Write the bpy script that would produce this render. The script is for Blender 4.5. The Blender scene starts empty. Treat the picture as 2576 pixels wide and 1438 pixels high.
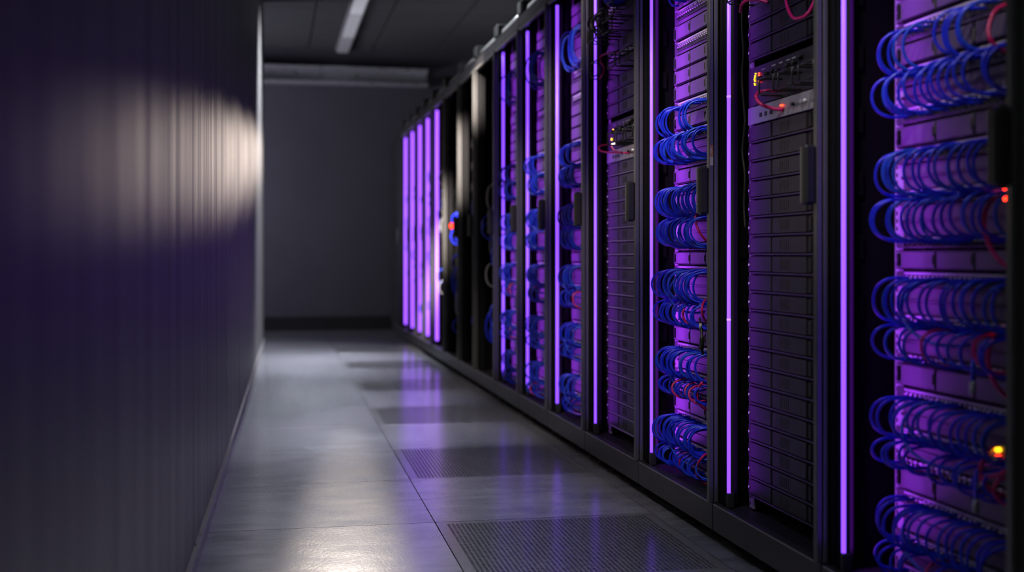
import bpy, bmesh, math, random
from mathutils import Vector, Matrix
random.seed(7)
PI = math.pi
scn = bpy.context.scene
COL = scn.collection

# ------------------------------------------------------------------ camera frame
F_PX, VPX, HOR, CAMZ = 2960.0, 685.0, 640.0, 0.71
TH = math.atan((1288.0 - VPX) / F_PX)
CS, SN = math.cos(TH), math.sin(TH)
XF = 1.062                       # front plane of the rack row


def on_plane(u, v, X):
    """point of the vertical plane x = X that the photo shows at pixel (u, v)"""
    zc = F_PX * X / (CS * (u - VPX))
    return Vector((X, (zc - X * SN) / CS, CAMZ - (v - HOR) * zc / F_PX))


# ------------------------------------------------------------------ materials
def nt(name):
    m = bpy.data.materials.new(name)
    m.use_nodes = True
    t = m.node_tree
    return m, t, t.nodes['Principled BSDF']


def mat(name, col, rough=0.45, metal=0.0, spec=0.5, noise=0.0, nscale=30.0, bump=0.0, bscale=200.0, emit=None, estr=0.0):
    m, t, b = nt(name)
    b.inputs['Base Color'].default_value = (*col, 1)
    b.inputs['Roughness'].default_value = rough
    b.inputs['Metallic'].default_value = metal
    b.inputs['Specular IOR Level'].default_value = spec
    tc = t.nodes.new('ShaderNodeTexCoord')
    if noise > 0:
        n = t.nodes.new('ShaderNodeTexNoise')
        n.inputs['Scale'].default_value = nscale
        n.inputs['Detail'].default_value = 4
        t.links.new(tc.outputs['Object'], n.inputs['Vector'])
        r = t.nodes.new('ShaderNodeMapRange')
        r.inputs['To Min'].default_value = max(0.02, rough - noise)
        r.inputs['To Max'].default_value = min(1, rough + noise)
        t.links.new(n.outputs['Fac'], r.inputs['Value'])
        t.links.new(r.outputs['Result'], b.inputs['Roughness'])
        mx = t.nodes.new('ShaderNodeMix'); mx.data_type = 'RGBA'
        mx.inputs[6].default_value = (*[c * 0.85 for c in col], 1)
        mx.inputs[7].default_value = (*[min(1, c * 1.15) for c in col], 1)
        t.links.new(n.outputs['Fac'], mx.inputs[0])
        t.links.new(mx.outputs[2], b.inputs['Base Color'])
    if bump > 0:
        n2 = t.nodes.new('ShaderNodeTexNoise')
        n2.inputs['Scale'].default_value = bscale
        t.links.new(tc.outputs['Object'], n2.inputs['Vector'])
        bp = t.nodes.new('ShaderNodeBump')
        bp.inputs['Strength'].default_value = bump
        bp.inputs['Distance'].default_value = 0.001
        t.links.new(n2.outputs['Fac'], bp.inputs['Height'])
        t.links.new(bp.outputs['Normal'], b.inputs['Normal'])
    if emit:
        b.inputs['Emission Color'].default_value = (*emit, 1)
        b.inputs['Emission Strength'].default_value = estr
    return m


M = {}
M['rack'] = mat('rack_black', (.017, .017, .019), .45, 0, .25, .06, 14)
M['stile'] = mat('stile_coat', (.11, .11, .112), .34, .4, .5, .05, 20)
M['edge'] = mat('painted_edge_highlight', (.30, .29, .29), .3, .4)  # highlight of the plinth edge, put into the colour
M['lip_a'] = mat('lip_edge_highlight', (.22, .21, .21), .32, .4)  # paler copy of the lip coat, its edge highlight painted in
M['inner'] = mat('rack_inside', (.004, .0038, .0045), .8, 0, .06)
M['plinth'] = mat('plinth_coat', (.030, .029, .033), .36, .2, .5, .05, 20)
M['railm'] = mat('mount_rail', (.42, .40, .44), .4, .3, .5, .08, 40)
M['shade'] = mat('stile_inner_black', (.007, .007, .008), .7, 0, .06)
M['hole'] = mat('dark_slot', (.004, .004, .005), .7)
M['unit'] = mat('unit_coat', (.075, .07, .078), .42, .1, .5, .07, 60)
M['blank'] = mat('blank_coat', (.020, .0185, .024), .42, 0, .32, .06, 50)
M['lip'] = mat('lip_edge', (.034, .032, .038), .35, .3, .5, .05, 60)
M['patch'] = mat('patch_coat', (.05, .05, .055), .4, .1)
M['contact'] = mat('port_metal', (.75, .73, .76), .32, .4)
M['silver'] = mat('silver_face', (.33, .32, .37), .4, .3, .5, .06, 30)
M['blue'] = mat('blue_jacket', (.007, .024, .80), .34, 0, .55, .05, 90)
M['blue_b'] = mat('blue_jacket_pale', (.010, .06, .75), .36, 0, .5, .05, 90)
M['red'] = mat('red_jacket', (.60, .010, .15), .36, 0, .5, .05, 90)
M['blackc'] = mat('black_jacket', (.012, .012, .014), .4)
M['plug'] = mat('clear_plug', (.45, .45, .50), .3)
M['wire'] = mat('ring_wire', (.012, .012, .013), .35)
M['handle'] = mat('handle_black', (.014, .014, .015), .45, 0, .5, .08, 80)
M['rim'] = mat('handle_rim', (.30, .30, .30), .35, .6)
M['sticker_o'] = mat('sticker_orange', (.32, .13, .05), .5)
M['sticker_w'] = mat('sticker_pale', (.36, .33, .27), .5)
M['trough'] = mat('trough_grey', (.20, .20, .205), .4, .3, .5, .06, 30)
M['led'] = mat('tube_glow', (.3, .2, .4), .4, emit=(.42, .11, 2.1), estr=1.0)
M['led_far'] = mat('tube_glow_broad', (.3, .2, .4), .4, emit=(.46, .115, 1.6), estr=1.7)
M['joint'] = mat('tube_joint', (.5, .4, .6), .4, emit=(.62, .32, 2.1), estr=1.0)
M['cap'] = mat('tube_cap', (.03, .03, .035), .4)
M['redled'] = mat('red_light', (.3, .02, .01), .4, emit=(1, .03, .01), estr=8)
M['yelled'] = mat('yellow_light', (.3, .2, .01), .4, emit=(1, .50, .01), estr=3.0)
M['knob'] = mat('knob_black', (.01, .01, .011), .35)
M['tray'] = mat('tray_zinc', (.5, .5, .55), .3, .6, .5, .1, 12)
M['base'] = mat('skirting', (.34, .32, .32), .3, .5, .5, .08, 20)
M['backw'] = mat('back_paint', (.075, .072, .090), .65, 0, .3, .05, 3)
M['darkbase'] = mat('dark_skirting', (.012, .012, .013), .5)
M['fixture'] = mat('lamp_body', (.3, .3, .31), .5)
M['rubber'] = mat('rubber', (.015, .015, .015), .6)
M['under'] = mat('underfloor', (.006, .006, .007), .8)


def floor_mat(name, col, lo, hi, scale=250.0):
    m, t, b = nt(name)
    tc = t.nodes.new('ShaderNodeTexCoord')
    n = t.nodes.new('ShaderNodeTexNoise'); n.inputs['Scale'].default_value = 3.2; n.inputs['Detail'].default_value = 7
    n.inputs['Roughness'].default_value = .62; n.inputs['Distortion'].default_value = .6
    t.links.new(tc.outputs['Object'], n.inputs['Vector'])
    mp = t.nodes.new('ShaderNodeMapping'); mp.inputs['Scale'].default_value = (3, 9, 3)
    t.links.new(tc.outputs['Object'], mp.inputs['Vector'])
    s = t.nodes.new('ShaderNodeTexNoise'); s.inputs['Scale'].default_value = 1.6; s.inputs['Detail'].default_value = 5
    t.links.new(mp.outputs['Vector'], s.inputs['Vector'])
    cr = t.nodes.new('ShaderNodeValToRGB')
    cr.color_ramp.elements[0].position = .30; cr.color_ramp.elements[0].color = (*[c * .55 for c in col], 1)
    cr.color_ramp.elements[1].position = .56; cr.color_ramp.elements[1].color = (*[c * 1.05 for c in col], 1)
    ad = t.nodes.new('ShaderNodeMath'); ad.operation = 'ADD'; ad.use_clamp = True
    ha = t.nodes.new('ShaderNodeMath'); ha.operation = 'MULTIPLY'; ha.inputs[1].default_value = .5
    hb = t.nodes.new('ShaderNodeMath'); hb.operation = 'MULTIPLY'; hb.inputs[1].default_value = .5
    t.links.new(n.outputs['Fac'], ha.inputs[0]); t.links.new(s.outputs['Fac'], hb.inputs[0])
    t.links.new(ha.outputs[0], ad.inputs[0]); t.links.new(hb.outputs[0], ad.inputs[1])
    t.links.new(ad.outputs[0], cr.inputs[0])
    t.links.new(cr.outputs[0], b.inputs['Base Color'])
    mr = t.nodes.new('ShaderNodeMapRange')
    mr.inputs['From Min'].default_value = .2; mr.inputs['From Max'].default_value = .8
    mr.inputs['To Min'].default_value = hi; mr.inputs['To Max'].default_value = lo
    t.links.new(ad.outputs[0], mr.inputs['Value'])
    t.links.new(mr.outputs[0], b.inputs['Roughness'])
    v = t.nodes.new('ShaderNodeTexVoronoi'); v.inputs['Scale'].default_value = scale
    t.links.new(tc.outputs['Object'], v.inputs['Vector'])
    bp = t.nodes.new('ShaderNodeBump'); bp.inputs['Strength'].default_value = .22; bp.inputs['Distance'].default_value = .001
    t.links.new(v.outputs['Distance'], bp.inputs['Height'])
    t.links.new(bp.outputs['Normal'], b.inputs['Normal'])
    b.inputs['Specular IOR Level'].default_value = .85
    return m


M['floor'] = floor_mat('floor_tile_laminate', (.18, .18, .205), .11, .23, 170)
M['perf'] = mat('perforated_steel', (.15, .15, .165), .19, .25, .5, .05, 12)


def wall_mat():
    m, t, b = nt('brushed_wall_panel')
    tc = t.nodes.new('ShaderNodeTexCoord')
    mp = t.nodes.new('ShaderNodeMapping'); mp.inputs['Scale'].default_value = (1, 1, .03)
    t.links.new(tc.outputs['Object'], mp.inputs['Vector'])
    n = t.nodes.new('ShaderNodeTexNoise'); n.inputs['Scale'].default_value = 11; n.inputs['Detail'].default_value = 7
    n.inputs['Roughness'].default_value = .72
    t.links.new(mp.outputs['Vector'], n.inputs['Vector'])
    cr = t.nodes.new('ShaderNodeValToRGB')
    cr.color_ramp.elements[0].position = .36; cr.color_ramp.elements[0].color = (.05, .048, .050, 1)
    cr.color_ramp.elements[1].position = .62; cr.color_ramp.elements[1].color = (.16, .152, .15, 1)
    t.links.new(n.outputs['Fac'], cr.inputs[0])
    t.links.new(cr.outputs[0], b.inputs['Base Color'])
    b.inputs['Metallic'].default_value = .25
    b.inputs['Roughness'].default_value = .46
    bp = t.nodes.new('ShaderNodeBump'); bp.inputs['Strength'].default_value = .25; bp.inputs['Distance'].default_value = .002
    t.links.new(n.outputs['Fac'], bp.inputs['Height'])
    t.links.new(bp.outputs['Normal'], b.inputs['Normal'])
    return m


M['wall'] = wall_mat()
M['ceil'] = mat('ceiling_tile', (.085, .085, .09), .8, 0, .2, .05, 8)
M['ceilgrid'] = mat('ceiling_seam', (.02, .02, .022), .7)


# ------------------------------------------------------------------ mesh builder
class MB:
    def __init__(s):
        s.v, s.f, s.mi, s.mats, s.sm = [], [], [], [], []

    def slot(s, m):
        if m not in s.mats:
            s.mats.append(m)
        return s.mats.index(m)

    def box(s, x0, x1, y0, y1, z0, z1, m, ch=0.0):
        """box with optional chamfer on every edge"""
        k = s.slot(m)
        if x1 < x0: x0, x1 = x1, x0
        if y1 < y0: y0, y1 = y1, y0
        if z1 < z0: z0, z1 = z1, z0
        ch = min(ch, (x1 - x0) * .45, (y1 - y0) * .45, (z1 - z0) * .45)
        o = len(s.v)
        if ch <= 1e-6:
            s.v += [(x, y, z) for x in (x0, x1) for y in (y0, y1) for z in (z0, z1)]
            for q in ((0, 1, 3, 2), (4, 6, 7, 5), (0, 4, 5, 1), (2, 3, 7, 6), (0, 2, 6, 4), (1, 5, 7, 3)):
                s.f.append(tuple(o + i for i in q)); s.mi.append(k); s.sm.append(False)
            return
        idx = {}
        lo, hi = (x0, y0, z0), (x1, y1, z1)
        for cx in (0, 1):
            for cy in (0, 1):
                for cz in (0, 1):
                    c = (cx, cy, cz)
                    for ax in range(3):
                        p = []
                        for a in range(3):
                            e = hi[a] if c[a] else lo[a]
                            if a != ax:
                                e += -ch if c[a] else ch
                            p.append(e)
                        idx[(c, ax)] = len(s.v); s.v.append(tuple(p))
        def add(vs, n):
            a, b_, c_ = (Vector(s.v[i]) for i in vs[:3])
            if (b_ - a).cross(c_ - a).dot(n) < 0:
                vs = vs[::-1]
            s.f.append(tuple(vs)); s.mi.append(k); s.sm.append(False)
        for ax in range(3):
            o1, o2 = [a for a in range(3) if a != ax]
            for sd in (0, 1):
                vs = []
                for p, q in ((0, 0), (1, 0), (1, 1), (0, 1)):
                    c = [0, 0, 0]; c[ax] = sd; c[o1] = p; c[o2] = q
                    vs.append(idx[(tuple(c), ax)])
                n = Vector((0, 0, 0)); n[ax] = 1 if sd else -1
                add(vs, n)
            for p in (0, 1):
                for q in (0, 1):
                    c0 = [0, 0, 0]; c0[o1] = p; c0[o2] = q; c1 = list(c0); c1[ax] = 1
                    c0, c1 = tuple(c0), tuple(c1)
                    n = Vector((0, 0, 0)); n[o1] = 1 if p else -1; n[o2] = 1 if q else -1
                    add([idx[(c0, o1)], idx[(c1, o1)], idx[(c1, o2)], idx[(c0, o2)]], n)
        for cx in (0, 1):
            for cy in (0, 1):
                for cz in (0, 1):
                    c = (cx, cy, cz)
                    add([idx[(c, 0)], idx[(c, 1)], idx[(c, 2)]], Vector([1 if t else -1 for t in c]))

    def tube(s, pts, r, m, n=6, caps=True):
        k = s.slot(m)
        pts = [Vector(p) for p in pts]
        o = len(s.v)
        L = len(pts)
        t0 = (pts[1] - pts[0]).normalized()
        up = Vector((0, 0, 1)) if abs(t0.z) < .9 else Vector((1, 0, 0))
        a = t0.cross(up).normalized()
        for i, p in enumerate(pts):
            t = (pts[min(i + 1, L - 1)] - pts[max(i - 1, 0)]).normalized()
            a = (a - t * a.dot(t)).normalized()
            b = t.cross(a)
            rr = r[i] if isinstance(r, (list, tuple)) else r
            for j in range(n):
                an = 2 * PI * j / n
                s.v.append(tuple(p + (a * math.cos(an) + b * math.sin(an)) * rr))
        for i in range(L - 1):
            for j in range(n):
                j2 = (j + 1) % n
                s.f.append((o + i * n + j, o + i * n + j2, o + (i + 1) * n + j2, o + (i + 1) * n + j)); s.mi.append(k); s.sm.append(True)
        if caps:
            s.f.append(tuple(o + j for j in range(n))[::-1]); s.mi.append(k); s.sm.append(False)
            s.f.append(tuple(o + (L - 1) * n + j for j in range(n))); s.mi.append(k); s.sm.append(False)

    def cyl(s, p0, p1, r, m, n=12):
        s.tube([p0, p1], r, m, n)

    def quad(s, pts, m):
        k = s.slot(m); o = len(s.v)
        s.v += [tuple(p) for p in pts]
        s.f.append(tuple(range(o, o + len(pts)))); s.mi.append(k); s.sm.append(False)

    def mesh(s, name):
        me = bpy.data.meshes.new(name)
        me.from_pydata(s.v, [], s.f)
        for m in s.mats:
            me.materials.append(m)
        me.polygons.foreach_set('material_index', s.mi)
        me.polygons.foreach_set('use_smooth', s.sm)
        me.update()
        return me


def obj(name, me, parent=None, loc=None):
    if isinstance(me, MB):
        me = me.mesh(name)
    o = bpy.data.objects.new(name, me)
    COL.objects.link(o)
    if parent is not None:
        o.parent = parent
    if loc is not None:
        o.location = loc
    return o


def tag(o, label, cat, group=None, kind=None):
    o['label'] = label
    o['category'] = cat
    if group: o['group'] = group
    if kind: o['kind'] = kind
    return o


def thing(name, label, cat, loc=(0, 0, 0), group=None):
    o = bpy.data.objects.new(name, None)
    COL.objects.link(o)
    o.location = loc
    o.empty_display_size = .05
    return tag(o, label, cat, group)


def struct(name, mb, rot=None):
    o = obj(name, mb)
    o['kind'] = 'structure'
    return o


CACHE = {}


def cached(key, fn):
    if key not in CACHE:
        mb = fn()
        CACHE[key] = mb.mesh(str(key[0]))
    return CACHE[key]


ORD = ['zeroth', 'first', 'second', 'third', 'fourth', 'fifth', 'sixth', 'seventh', 'eighth', 'ninth', 'tenth', 'eleventh', 'twelfth',
       'thirteenth', 'fourteenth', 'fifteenth', 'sixteenth', 'seventeenth', 'eighteenth', 'nineteenth', 'twentieth', 'twenty-first',
       'twenty-second', 'twenty-third', 'twenty-fourth', 'twenty-fifth', 'twenty-sixth', 'twenty-seventh', 'twenty-eighth', 'twenty-ninth', 'thirtieth']

# ------------------------------------------------------------------ the room
CEIL = 2.65
YB = 11.2
T = 0.6
FX0, FY0 = .4227, 3.10
FROT = -.006
perf_rows = [-1, 1, 3, 5, 7, 9]        # tile rows (of .6 m) that are perforated in the column beside the racks

fb = MB()
for i in range(-5, 4):
    for j in range(-7, 14):
        if i == 0 and j in perf_rows:
            continue
        x0, y0 = i * T, j * T
        fb.box(x0 + .0014, x0 + T - .0014, y0 + .0014, y0 + T - .0014, -.03, 0, M['floor'])
fb.box(-5 * T, 4 * T, -7 * T, 14 * T, -.05, -.031, M['under'])
floor = struct('floor', fb)
floor.location = (FX0, FY0, 0)
floor.rotation_euler = (0, 0, FROT)


def perf_mesh(nx, ny):
    mb = MB()
    S = M['perf']
    e = .0015
    mg = .026
    # solid rim
    mb.box(e, T - e, e, mg, -.012, 0, S, .001)
    mb.box(e, T - e, T - mg, T - e, -.012, 0, S, .001)
    mb.box(e, mg, mg, T - mg, -.012, 0, S)
    mb.box(T - mg, T - e, mg, T - mg, -.012, 0, S)
    k = mb.slot(S)
    cx, cy = (T - 2 * mg) / nx, (T - 2 * mg) / ny
    hx, hy = cx * .33, cy * .30
    for i in range(nx):
        for j in range(ny):
            x0, y0 = mg + i * cx, mg + j * cy
            mx, my = x0 + cx / 2, y0 + cy / 2
            o = len(mb.v)
            mb.v += [(x0, y0, 0), (x0 + cx, y0, 0), (x0 + cx, y0 + cy, 0), (x0, y0 + cy, 0)]
            h = [(mx - hx, my - hy), (mx + hx, my - hy), (mx + hx, my + hy), (mx - hx, my + hy)]
            mb.v += [(a, b, 0) for a, b in h]
            mb.v += [(a, b, -.003) for a, b in h]
            for q in range(4):
                r = (q + 1) % 4
                mb.f.append((o + q, o + r, o + 4 + r, o + 4 + q)); mb.mi.append(k); mb.sm.append(False)
                mb.f.append((o + 4 + q, o + 4 + r, o + 8 + r, o + 8 + q)); mb.mi.append(k); mb.sm.append(False)
    return mb


pm = perf_mesh(48, 48).mesh('perforated_floor_tile')
perf_names = ['nearest the camera, its round holes sharp in front', 'second from the front', 'third from the front', 'fourth from the front',
              'fifth from the front', 'sixth from the front']
R = Matrix.Rotation(FROT, 4, 'Z')
for k, j in enumerate(perf_rows):
    lab = ['perforated grey floor tile at the bottom of the photo, holes distinct',
           'second perforated grey floor tile from the bottom of the photo',
           'third perforated grey floor tile from the bottom of the photo',
           'fourth perforated grey floor tile from the bottom of the photo',
           'fifth perforated grey floor tile, blurred, beside the unlit racks',
           'blurred perforated grey floor tile farthest down the aisle'][k]
    o = obj('perforated_floor_tile', pm)
    o.location = Vector((FX0, FY0, 0)) + R @ Vector((0, j * T, 0))
    o.rotation_euler = (0, 0, FROT)
    tag(o, lab, 'floor tile', 'perforated floor tiles along the racks')

# left wall: brushed panel, very slightly turned to the rack row
WSL = .0160
WA = -.2135
def wx(y): return WA + WSL * y
wb = MB()
wy0, wy1 = -1.9, 9.25
k = wb.slot(M['wall'])
def wall_prism(mb, xo0, xo1, y0, y1, z0, z1, m):
    kk = mb.slot(m); o = len(mb.v)
    for y in (y0, y1):
        for xo in (xo0, xo1):
            for z in (z0, z1):
                mb.v.append((wx(y) + xo, y, z))
    for q in ((0, 1, 3, 2), (4, 6, 7, 5), (0, 4, 5, 1), (2, 3, 7, 6), (0, 2, 6, 4), (1, 5, 7, 3)):
        mb.f.append(tuple(o + i for i in q)); mb.mi.append(kk); mb.sm.append(False)
wall_prism(wb, -.12, 0, wy0, wy1, .062, CEIL, M['wall'])
struct('wall_left', wb)
bb = MB()
ys = [wy0 + 0.0]
yy = 3.10 - 9 * T
pieces = []
while yy < wy1:
    a, b_ = max(yy, wy0), min(yy + T, wy1)
    if b_ > a:
        wall_prism(bb, -.11, .004, a + .001, b_ - .001, 0, .052, M['base'])
        wall_prism(bb, -.11, .009, a, b_, .052, .062, M['base'])
    yy += T
struct('baseboard_left', bb)

b = MB(); b.box(-2.7, 2.7, YB, YB + .1, 0, CEIL, M['backw']); struct('wall_back', b)
b = MB(); b.box(-2.7, 1.9, YB - .02, YB, 0, .13, M['darkbase']); struct('baseboard_back', b)
b = MB(); b.box(2.6, 2.7, -2.0, YB, 0, CEIL, M['backw']); struct('wall_right', b)
b = MB(); b.box(-2.7, -2.6, -2.0, YB, 0, CEIL, M['backw']); struct('wall_far_left', b)
b = MB(); b.box(-2.7, 2.7, -2.1, -2.0, 0, CEIL, M['backw']); struct('wall_front', b)
b = MB()
for i in range(-5, 5):
    for j in range(-4, 19):
        x0, y0 = .34 + i * T, j * T + .4
        b.box(x0 + .006, x0 + T - .006, y0 + .006, min(y0 + T, YB) - .006, CEIL, CEIL + .02, M['ceil'], .004)
b.box(-2.7, 2.7, -2.1, YB + .1, CEIL + .012, CEIL + .06, M['ceilgrid'])
struct('ceiling', b)

# trunking across the back wall
tr = thing('cable_rail', 'zinc cable trunking running across the back wall below the ceiling', 'cable tray', (0, YB - .02, 2.30))
b = MB()
b.box(-2.0, 1.45, -.012, .019, 0, .17, M['tray'])
obj('back_plate', b, tr)
b = MB(); b.box(-2.0, 1.45, -.12, -.012, .140, .165, M['tray'], .004); obj('upper_flange', b, tr)
b = MB(); b.box(-2.0, 1.45, -.14, -.012, -.008, .028, M['tray'], .01); obj('lower_flange', b, tr)

# linear ceiling luminaires in one line along the aisle
lum = [(8.34, 9.38, .30, 'pale linear ceiling light at the top edge of the photo'),
       (9.40, 10.38, .17, 'grey linear ceiling light between the pale one and the dark one'),
       (10.40, 11.18, .035, 'dark linear ceiling light ending at the back wall')]
for (a, c, e, lab) in lum:
    t_ = thing('ceiling_light', lab, 'ceiling light', (.65, a, CEIL), 'linear ceiling lights above the aisle')
    b = MB(); b.box(-.065, .065, .004, c - a - .004, -.035, -.001, M['fixture'], .004); obj('housing', b, t_)
    dm = mat('diffuser', (.5, .5, .52), .5, emit=(.88, .88, 1.0), estr=e)
    b = MB(); b.box(-.05, .05, .012, c - a - .012, -.044, -.0352, dm, .004); obj('diffuser', b, t_)

# ------------------------------------------------------------------ racks
# name, near Y, far Y, rack place words, kind
R_ = [
    ('E', .95, 1.526, 'cut-off rack', 'edge'),
    ('D', 1.529, 2.155, 'first full rack', 'patch'),
    ('C', 2.155, 2.740, 'second full rack', 'blank'),
    ('B', 2.740, 3.340, 'third full rack', 'patch'),
    ('A', 3.340, 3.952, 'fourth full rack', 'blank'),
    ('R5', 3.952, 4.515, 'fifth full rack', 'patch'),
    ('R6', 4.515, 5.065, 'sixth full rack', 'patch'),
    ('R7', 5.065, 5.625, 'seventh full rack', 'patch'),
    ('R8', 5.625, 6.220, 'eighth full rack', 'dark'),
    ('R9', 6.220, 6.753, 'ninth full rack', 'dark'),
    ('R10', 6.753, 7.360, 'tenth full rack', 'dark'),
    ('R11', 7.360, 7.940, 'eleventh full rack', 'far'),
    ('R12', 7.940, 8.420, 'twelfth full rack', 'far'),
    ('R13', 8.420, 8.880, 'thirteenth full rack', 'far'),
    ('R14', 8.880, 9.360, 'fourteenth full rack', 'far'),
    ('R15', 9.360, 9.850, 'fifteenth full rack', 'far'),
    ('R16', 9.850, 10.62, 'closed end cabinet', 'end'),
]
RLAB = {
    'E': 'black rack post cut off by the edge of the photo beside the first full rack',
    'D': 'black server rack closest to the camera, crowded with big blurred blue cord loops',
    'C': 'black server rack of plain panels with a silver unit and red lights',
    'B': 'sharply focused black server rack with blue cord loops and an orange sticker',
    'A': 'black server rack of plain panels with small yellow lights, just beyond the sharp rack',
    'R5': 'purple-lit black server rack with blue loops, fifth full rack from the camera',
    'R6': 'purple-lit black server rack with blue loops, sixth full rack from the camera',
    'R7': 'purple-lit black server rack with blue loops, touching the three unlit racks',
    'R8': 'unlit dark server rack, closest to the camera of the three unlit ones',
    'R9': 'unlit dark server rack, middle one of the three unlit racks',
    'R10': 'unlit dark server rack with a red glowing light at its handle',
    'R11': 'blurred far server rack touching the unlit rack with the red light',
    'R12': 'blurred far purple-lit server rack, second beyond the red handle light',
    'R13': 'blurred far purple-lit server rack, third beyond the red handle light',
    'R14': 'blurred far purple-lit server rack, fourth beyond the red handle light',
    'R15': 'blurred far purple-lit server rack beside the closed dark end cabinet',
    'R16': 'closed dark cabinet at the far end of the rack row',
}
ZP0, ZP1 = .031, .0976
ZT = 1.70
ZTOP = 1.756
XB = XF + .93
LEDX = 1.088
# panel plane and far panel edge per rack
PANEL = {'D': (1.180, 2.076), 'C': (1.130, 2.672), 'B': (1.152, 3.274), 'A': (1.130, 3.893), 'R5': (1.142, 4.445),
         'R6': (1.128, 4.985), 'R7': (1.125, 5.535), 'R8': (1.15, 6.14), 'R9': (1.15, 6.68), 'R10': (1.15, 7.28),
         'R11': (1.15, 7.86), 'R12': (1.15, 8.36), 'R13': (1.15, 8.82), 'R14': (1.15, 9.30), 'R15': (1.15, 9.79)}
LEDY = {'D': 2.112, 'C': 2.699, 'B': 3.295, 'A': 3.905, 'R5': 4.457, 'R6': 5.0, 'R7': 5.55,
        'R11': 7.87, 'R12': 8.35, 'R13': 8.81, 'R14': 9.285, 'R15': 9.775}
PW = .4826

LEDCOL = (.37, .035, 1.0)


def build_rack(nm, yn, yf, words, kind):
    root = thing('server_rack' if kind != 'end' else 'end_cabinet', RLAB[nm], 'server rack' if kind != 'end' else 'cabinet', (XF, (yn + yf) / 2, 0), 'server racks in one row')
    oy = (yn + yf) / 2
    a, c = yn - oy + .0025, yf - oy - .0025       # local near / far
    def P(name, mb, par=root): return obj(name, mb, par)
    b = MB(); b.box(0, .02, a, c, ZP0, ZP1, M['plinth'], .0022); b.box(.02, .06, a + .01, c - .01, ZP0, ZP0 + .01, M['rack']); b.box(-.0008, .0022, a + .004, c - .004, ZP1 - .0022, ZP1 + .0004, M['edge']); P('plinth', b)  # pale top strip stands for light caught by the plinth edge
    for yy_ in (a + .055, c - .055):
        for xx in ((.055, XB - XF - .08) if nm in 'BCDA' else (.055,)):
            f = MB(); f.cyl((xx, yy_, .012), (xx, yy_, ZP0 + .02), .007, M['stile'], 8); f.tube([(xx, yy_, 0), (xx, yy_, .010), (xx, yy_, .014)], [.021, .021, .012], M['rubber'], 12); P('levelling_foot', f)
    if kind == 'end':
        b = MB(); b.box(0, XB - XF, a, c, ZP1 + .002, ZTOP, M['rack'], .004); P('cabinet_body', b)
        b = MB(); b.box(-.018, -.001, a + .012, c - .012, ZP1 + .012, ZT, M['rack'], .003); d = P('cabinet_door', b)
        b = MB(); b.box(-.032, -.019, a + .03, a + .055, .80, .93, M['handle'], .004); P('door_handle', b, d)
        return root
    b = MB()
    b.box(.0205, XB - XF, a, c, .084, .0905, M['rack'])
    b.box(.03, .20, a + .02, c - .02, .0906, .0925, M['rack'], .0005)
    b.box(.075, .25, a + .12, c - .10, .0926, .093, M['hole'])
    P('base_tray', b)
    # stiles of the door frame: a front strip and two inner steps
    b = MB()
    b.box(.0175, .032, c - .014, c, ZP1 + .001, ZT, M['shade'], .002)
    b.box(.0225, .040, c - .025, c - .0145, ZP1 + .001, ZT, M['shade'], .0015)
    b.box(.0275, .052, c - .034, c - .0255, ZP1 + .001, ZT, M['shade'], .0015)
    P('door_stile', b)
    b = MB()
    b.box(-.008, .0035, a, a + .016, ZP1 + .001, ZT, M['stile'], .0016)
    b.box(.0036, .0064, a + .004, a + .016, ZP1 + .001, ZT, M['hole'])
    b.box(.0065, .017, a, a + .016, ZP1 + .001, ZT, M['stile'], .0016)
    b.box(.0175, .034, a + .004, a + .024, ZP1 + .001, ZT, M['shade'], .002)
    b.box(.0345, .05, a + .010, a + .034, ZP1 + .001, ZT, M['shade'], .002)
    near_stile = P('door_stile', b)
    # handle
    b = MB()
    hd = .014 if yn > 7.3 else .034
    b.box(-hd, -.0085, a - .002, a + .020, .808, .928, M['handle'], min(.006, (hd - .0085) * .4))
    h = P('door_handle', b)
    if yn < 7.3:
        b = MB(); b.box(-.0325, -.011, a + .0202, a + .0235, .812, .924, M['rim'], .001); P('handle_rim', b, h)
    if nm == 'R10':
        b = MB(); b.tube([(-.03, a + .06, .862), (-.03, a + .06, .878), (-.03, a + .06, .894)], [.010, .018, .010], M['redled'], 12)
        b.box(-.02, -.0025, a + .028, a + .085, .848, .908, M['handle'], .003)
        P('lock_light', b, h)
    if nm == 'B':
        z0 = CAMZ - (418 - 640) / 1012; z1 = CAMZ - (367 - 640) / 1012
        b = MB(); b.box(-.006, .0025, a - .0006, a - .0001, z0 + .022, z1, M['sticker_o']); b.box(-.006, .0025, a - .0006, a - .0001, z0, z0 + .0215, M['sticker_w'])
        b.box(-.0045, -.0015, a - .0009, a - .00061, z0 + .03, z1 - .006, M['sticker_w'])
        st = P('warning_sticker', b, near_stile); st['label'] = 'orange and cream sticker'
    # header, roof, top trough
    b = MB(); b.box(0, .022, a, c, ZT + .001, ZTOP - .012, M['plinth'], .0025); P('header_rail', b)
    b = MB(); b.box(-.004, .012, a + .02, c - .02, ZT - .010, ZT + .0005, M['trough'], .003); P('header_lip', b)
    b = MB(); b.box(.001, XB - XF, a, c, ZTOP - .0115, ZTOP, M['rack'], .001); P('roof_panel', b)
    b = MB()
    r = .024
    n = 8
    b.tube([(.045, a + .06, ZTOP + .024), (.045, c - .06, ZTOP + .024)], r, M['trough'], 10)
    P('top_rail', b)
    b = MB(); b.box(-.004, .10, c - .055, c + .02, ZTOP + .0005, ZTOP + .066, M['hole'], .008); P('top_bracket', b)
    # sides, back
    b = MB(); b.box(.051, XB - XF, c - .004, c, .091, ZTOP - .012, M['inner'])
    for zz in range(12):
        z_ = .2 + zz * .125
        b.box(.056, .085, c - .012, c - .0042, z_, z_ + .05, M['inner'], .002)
    P('side_panel', b)
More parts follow.
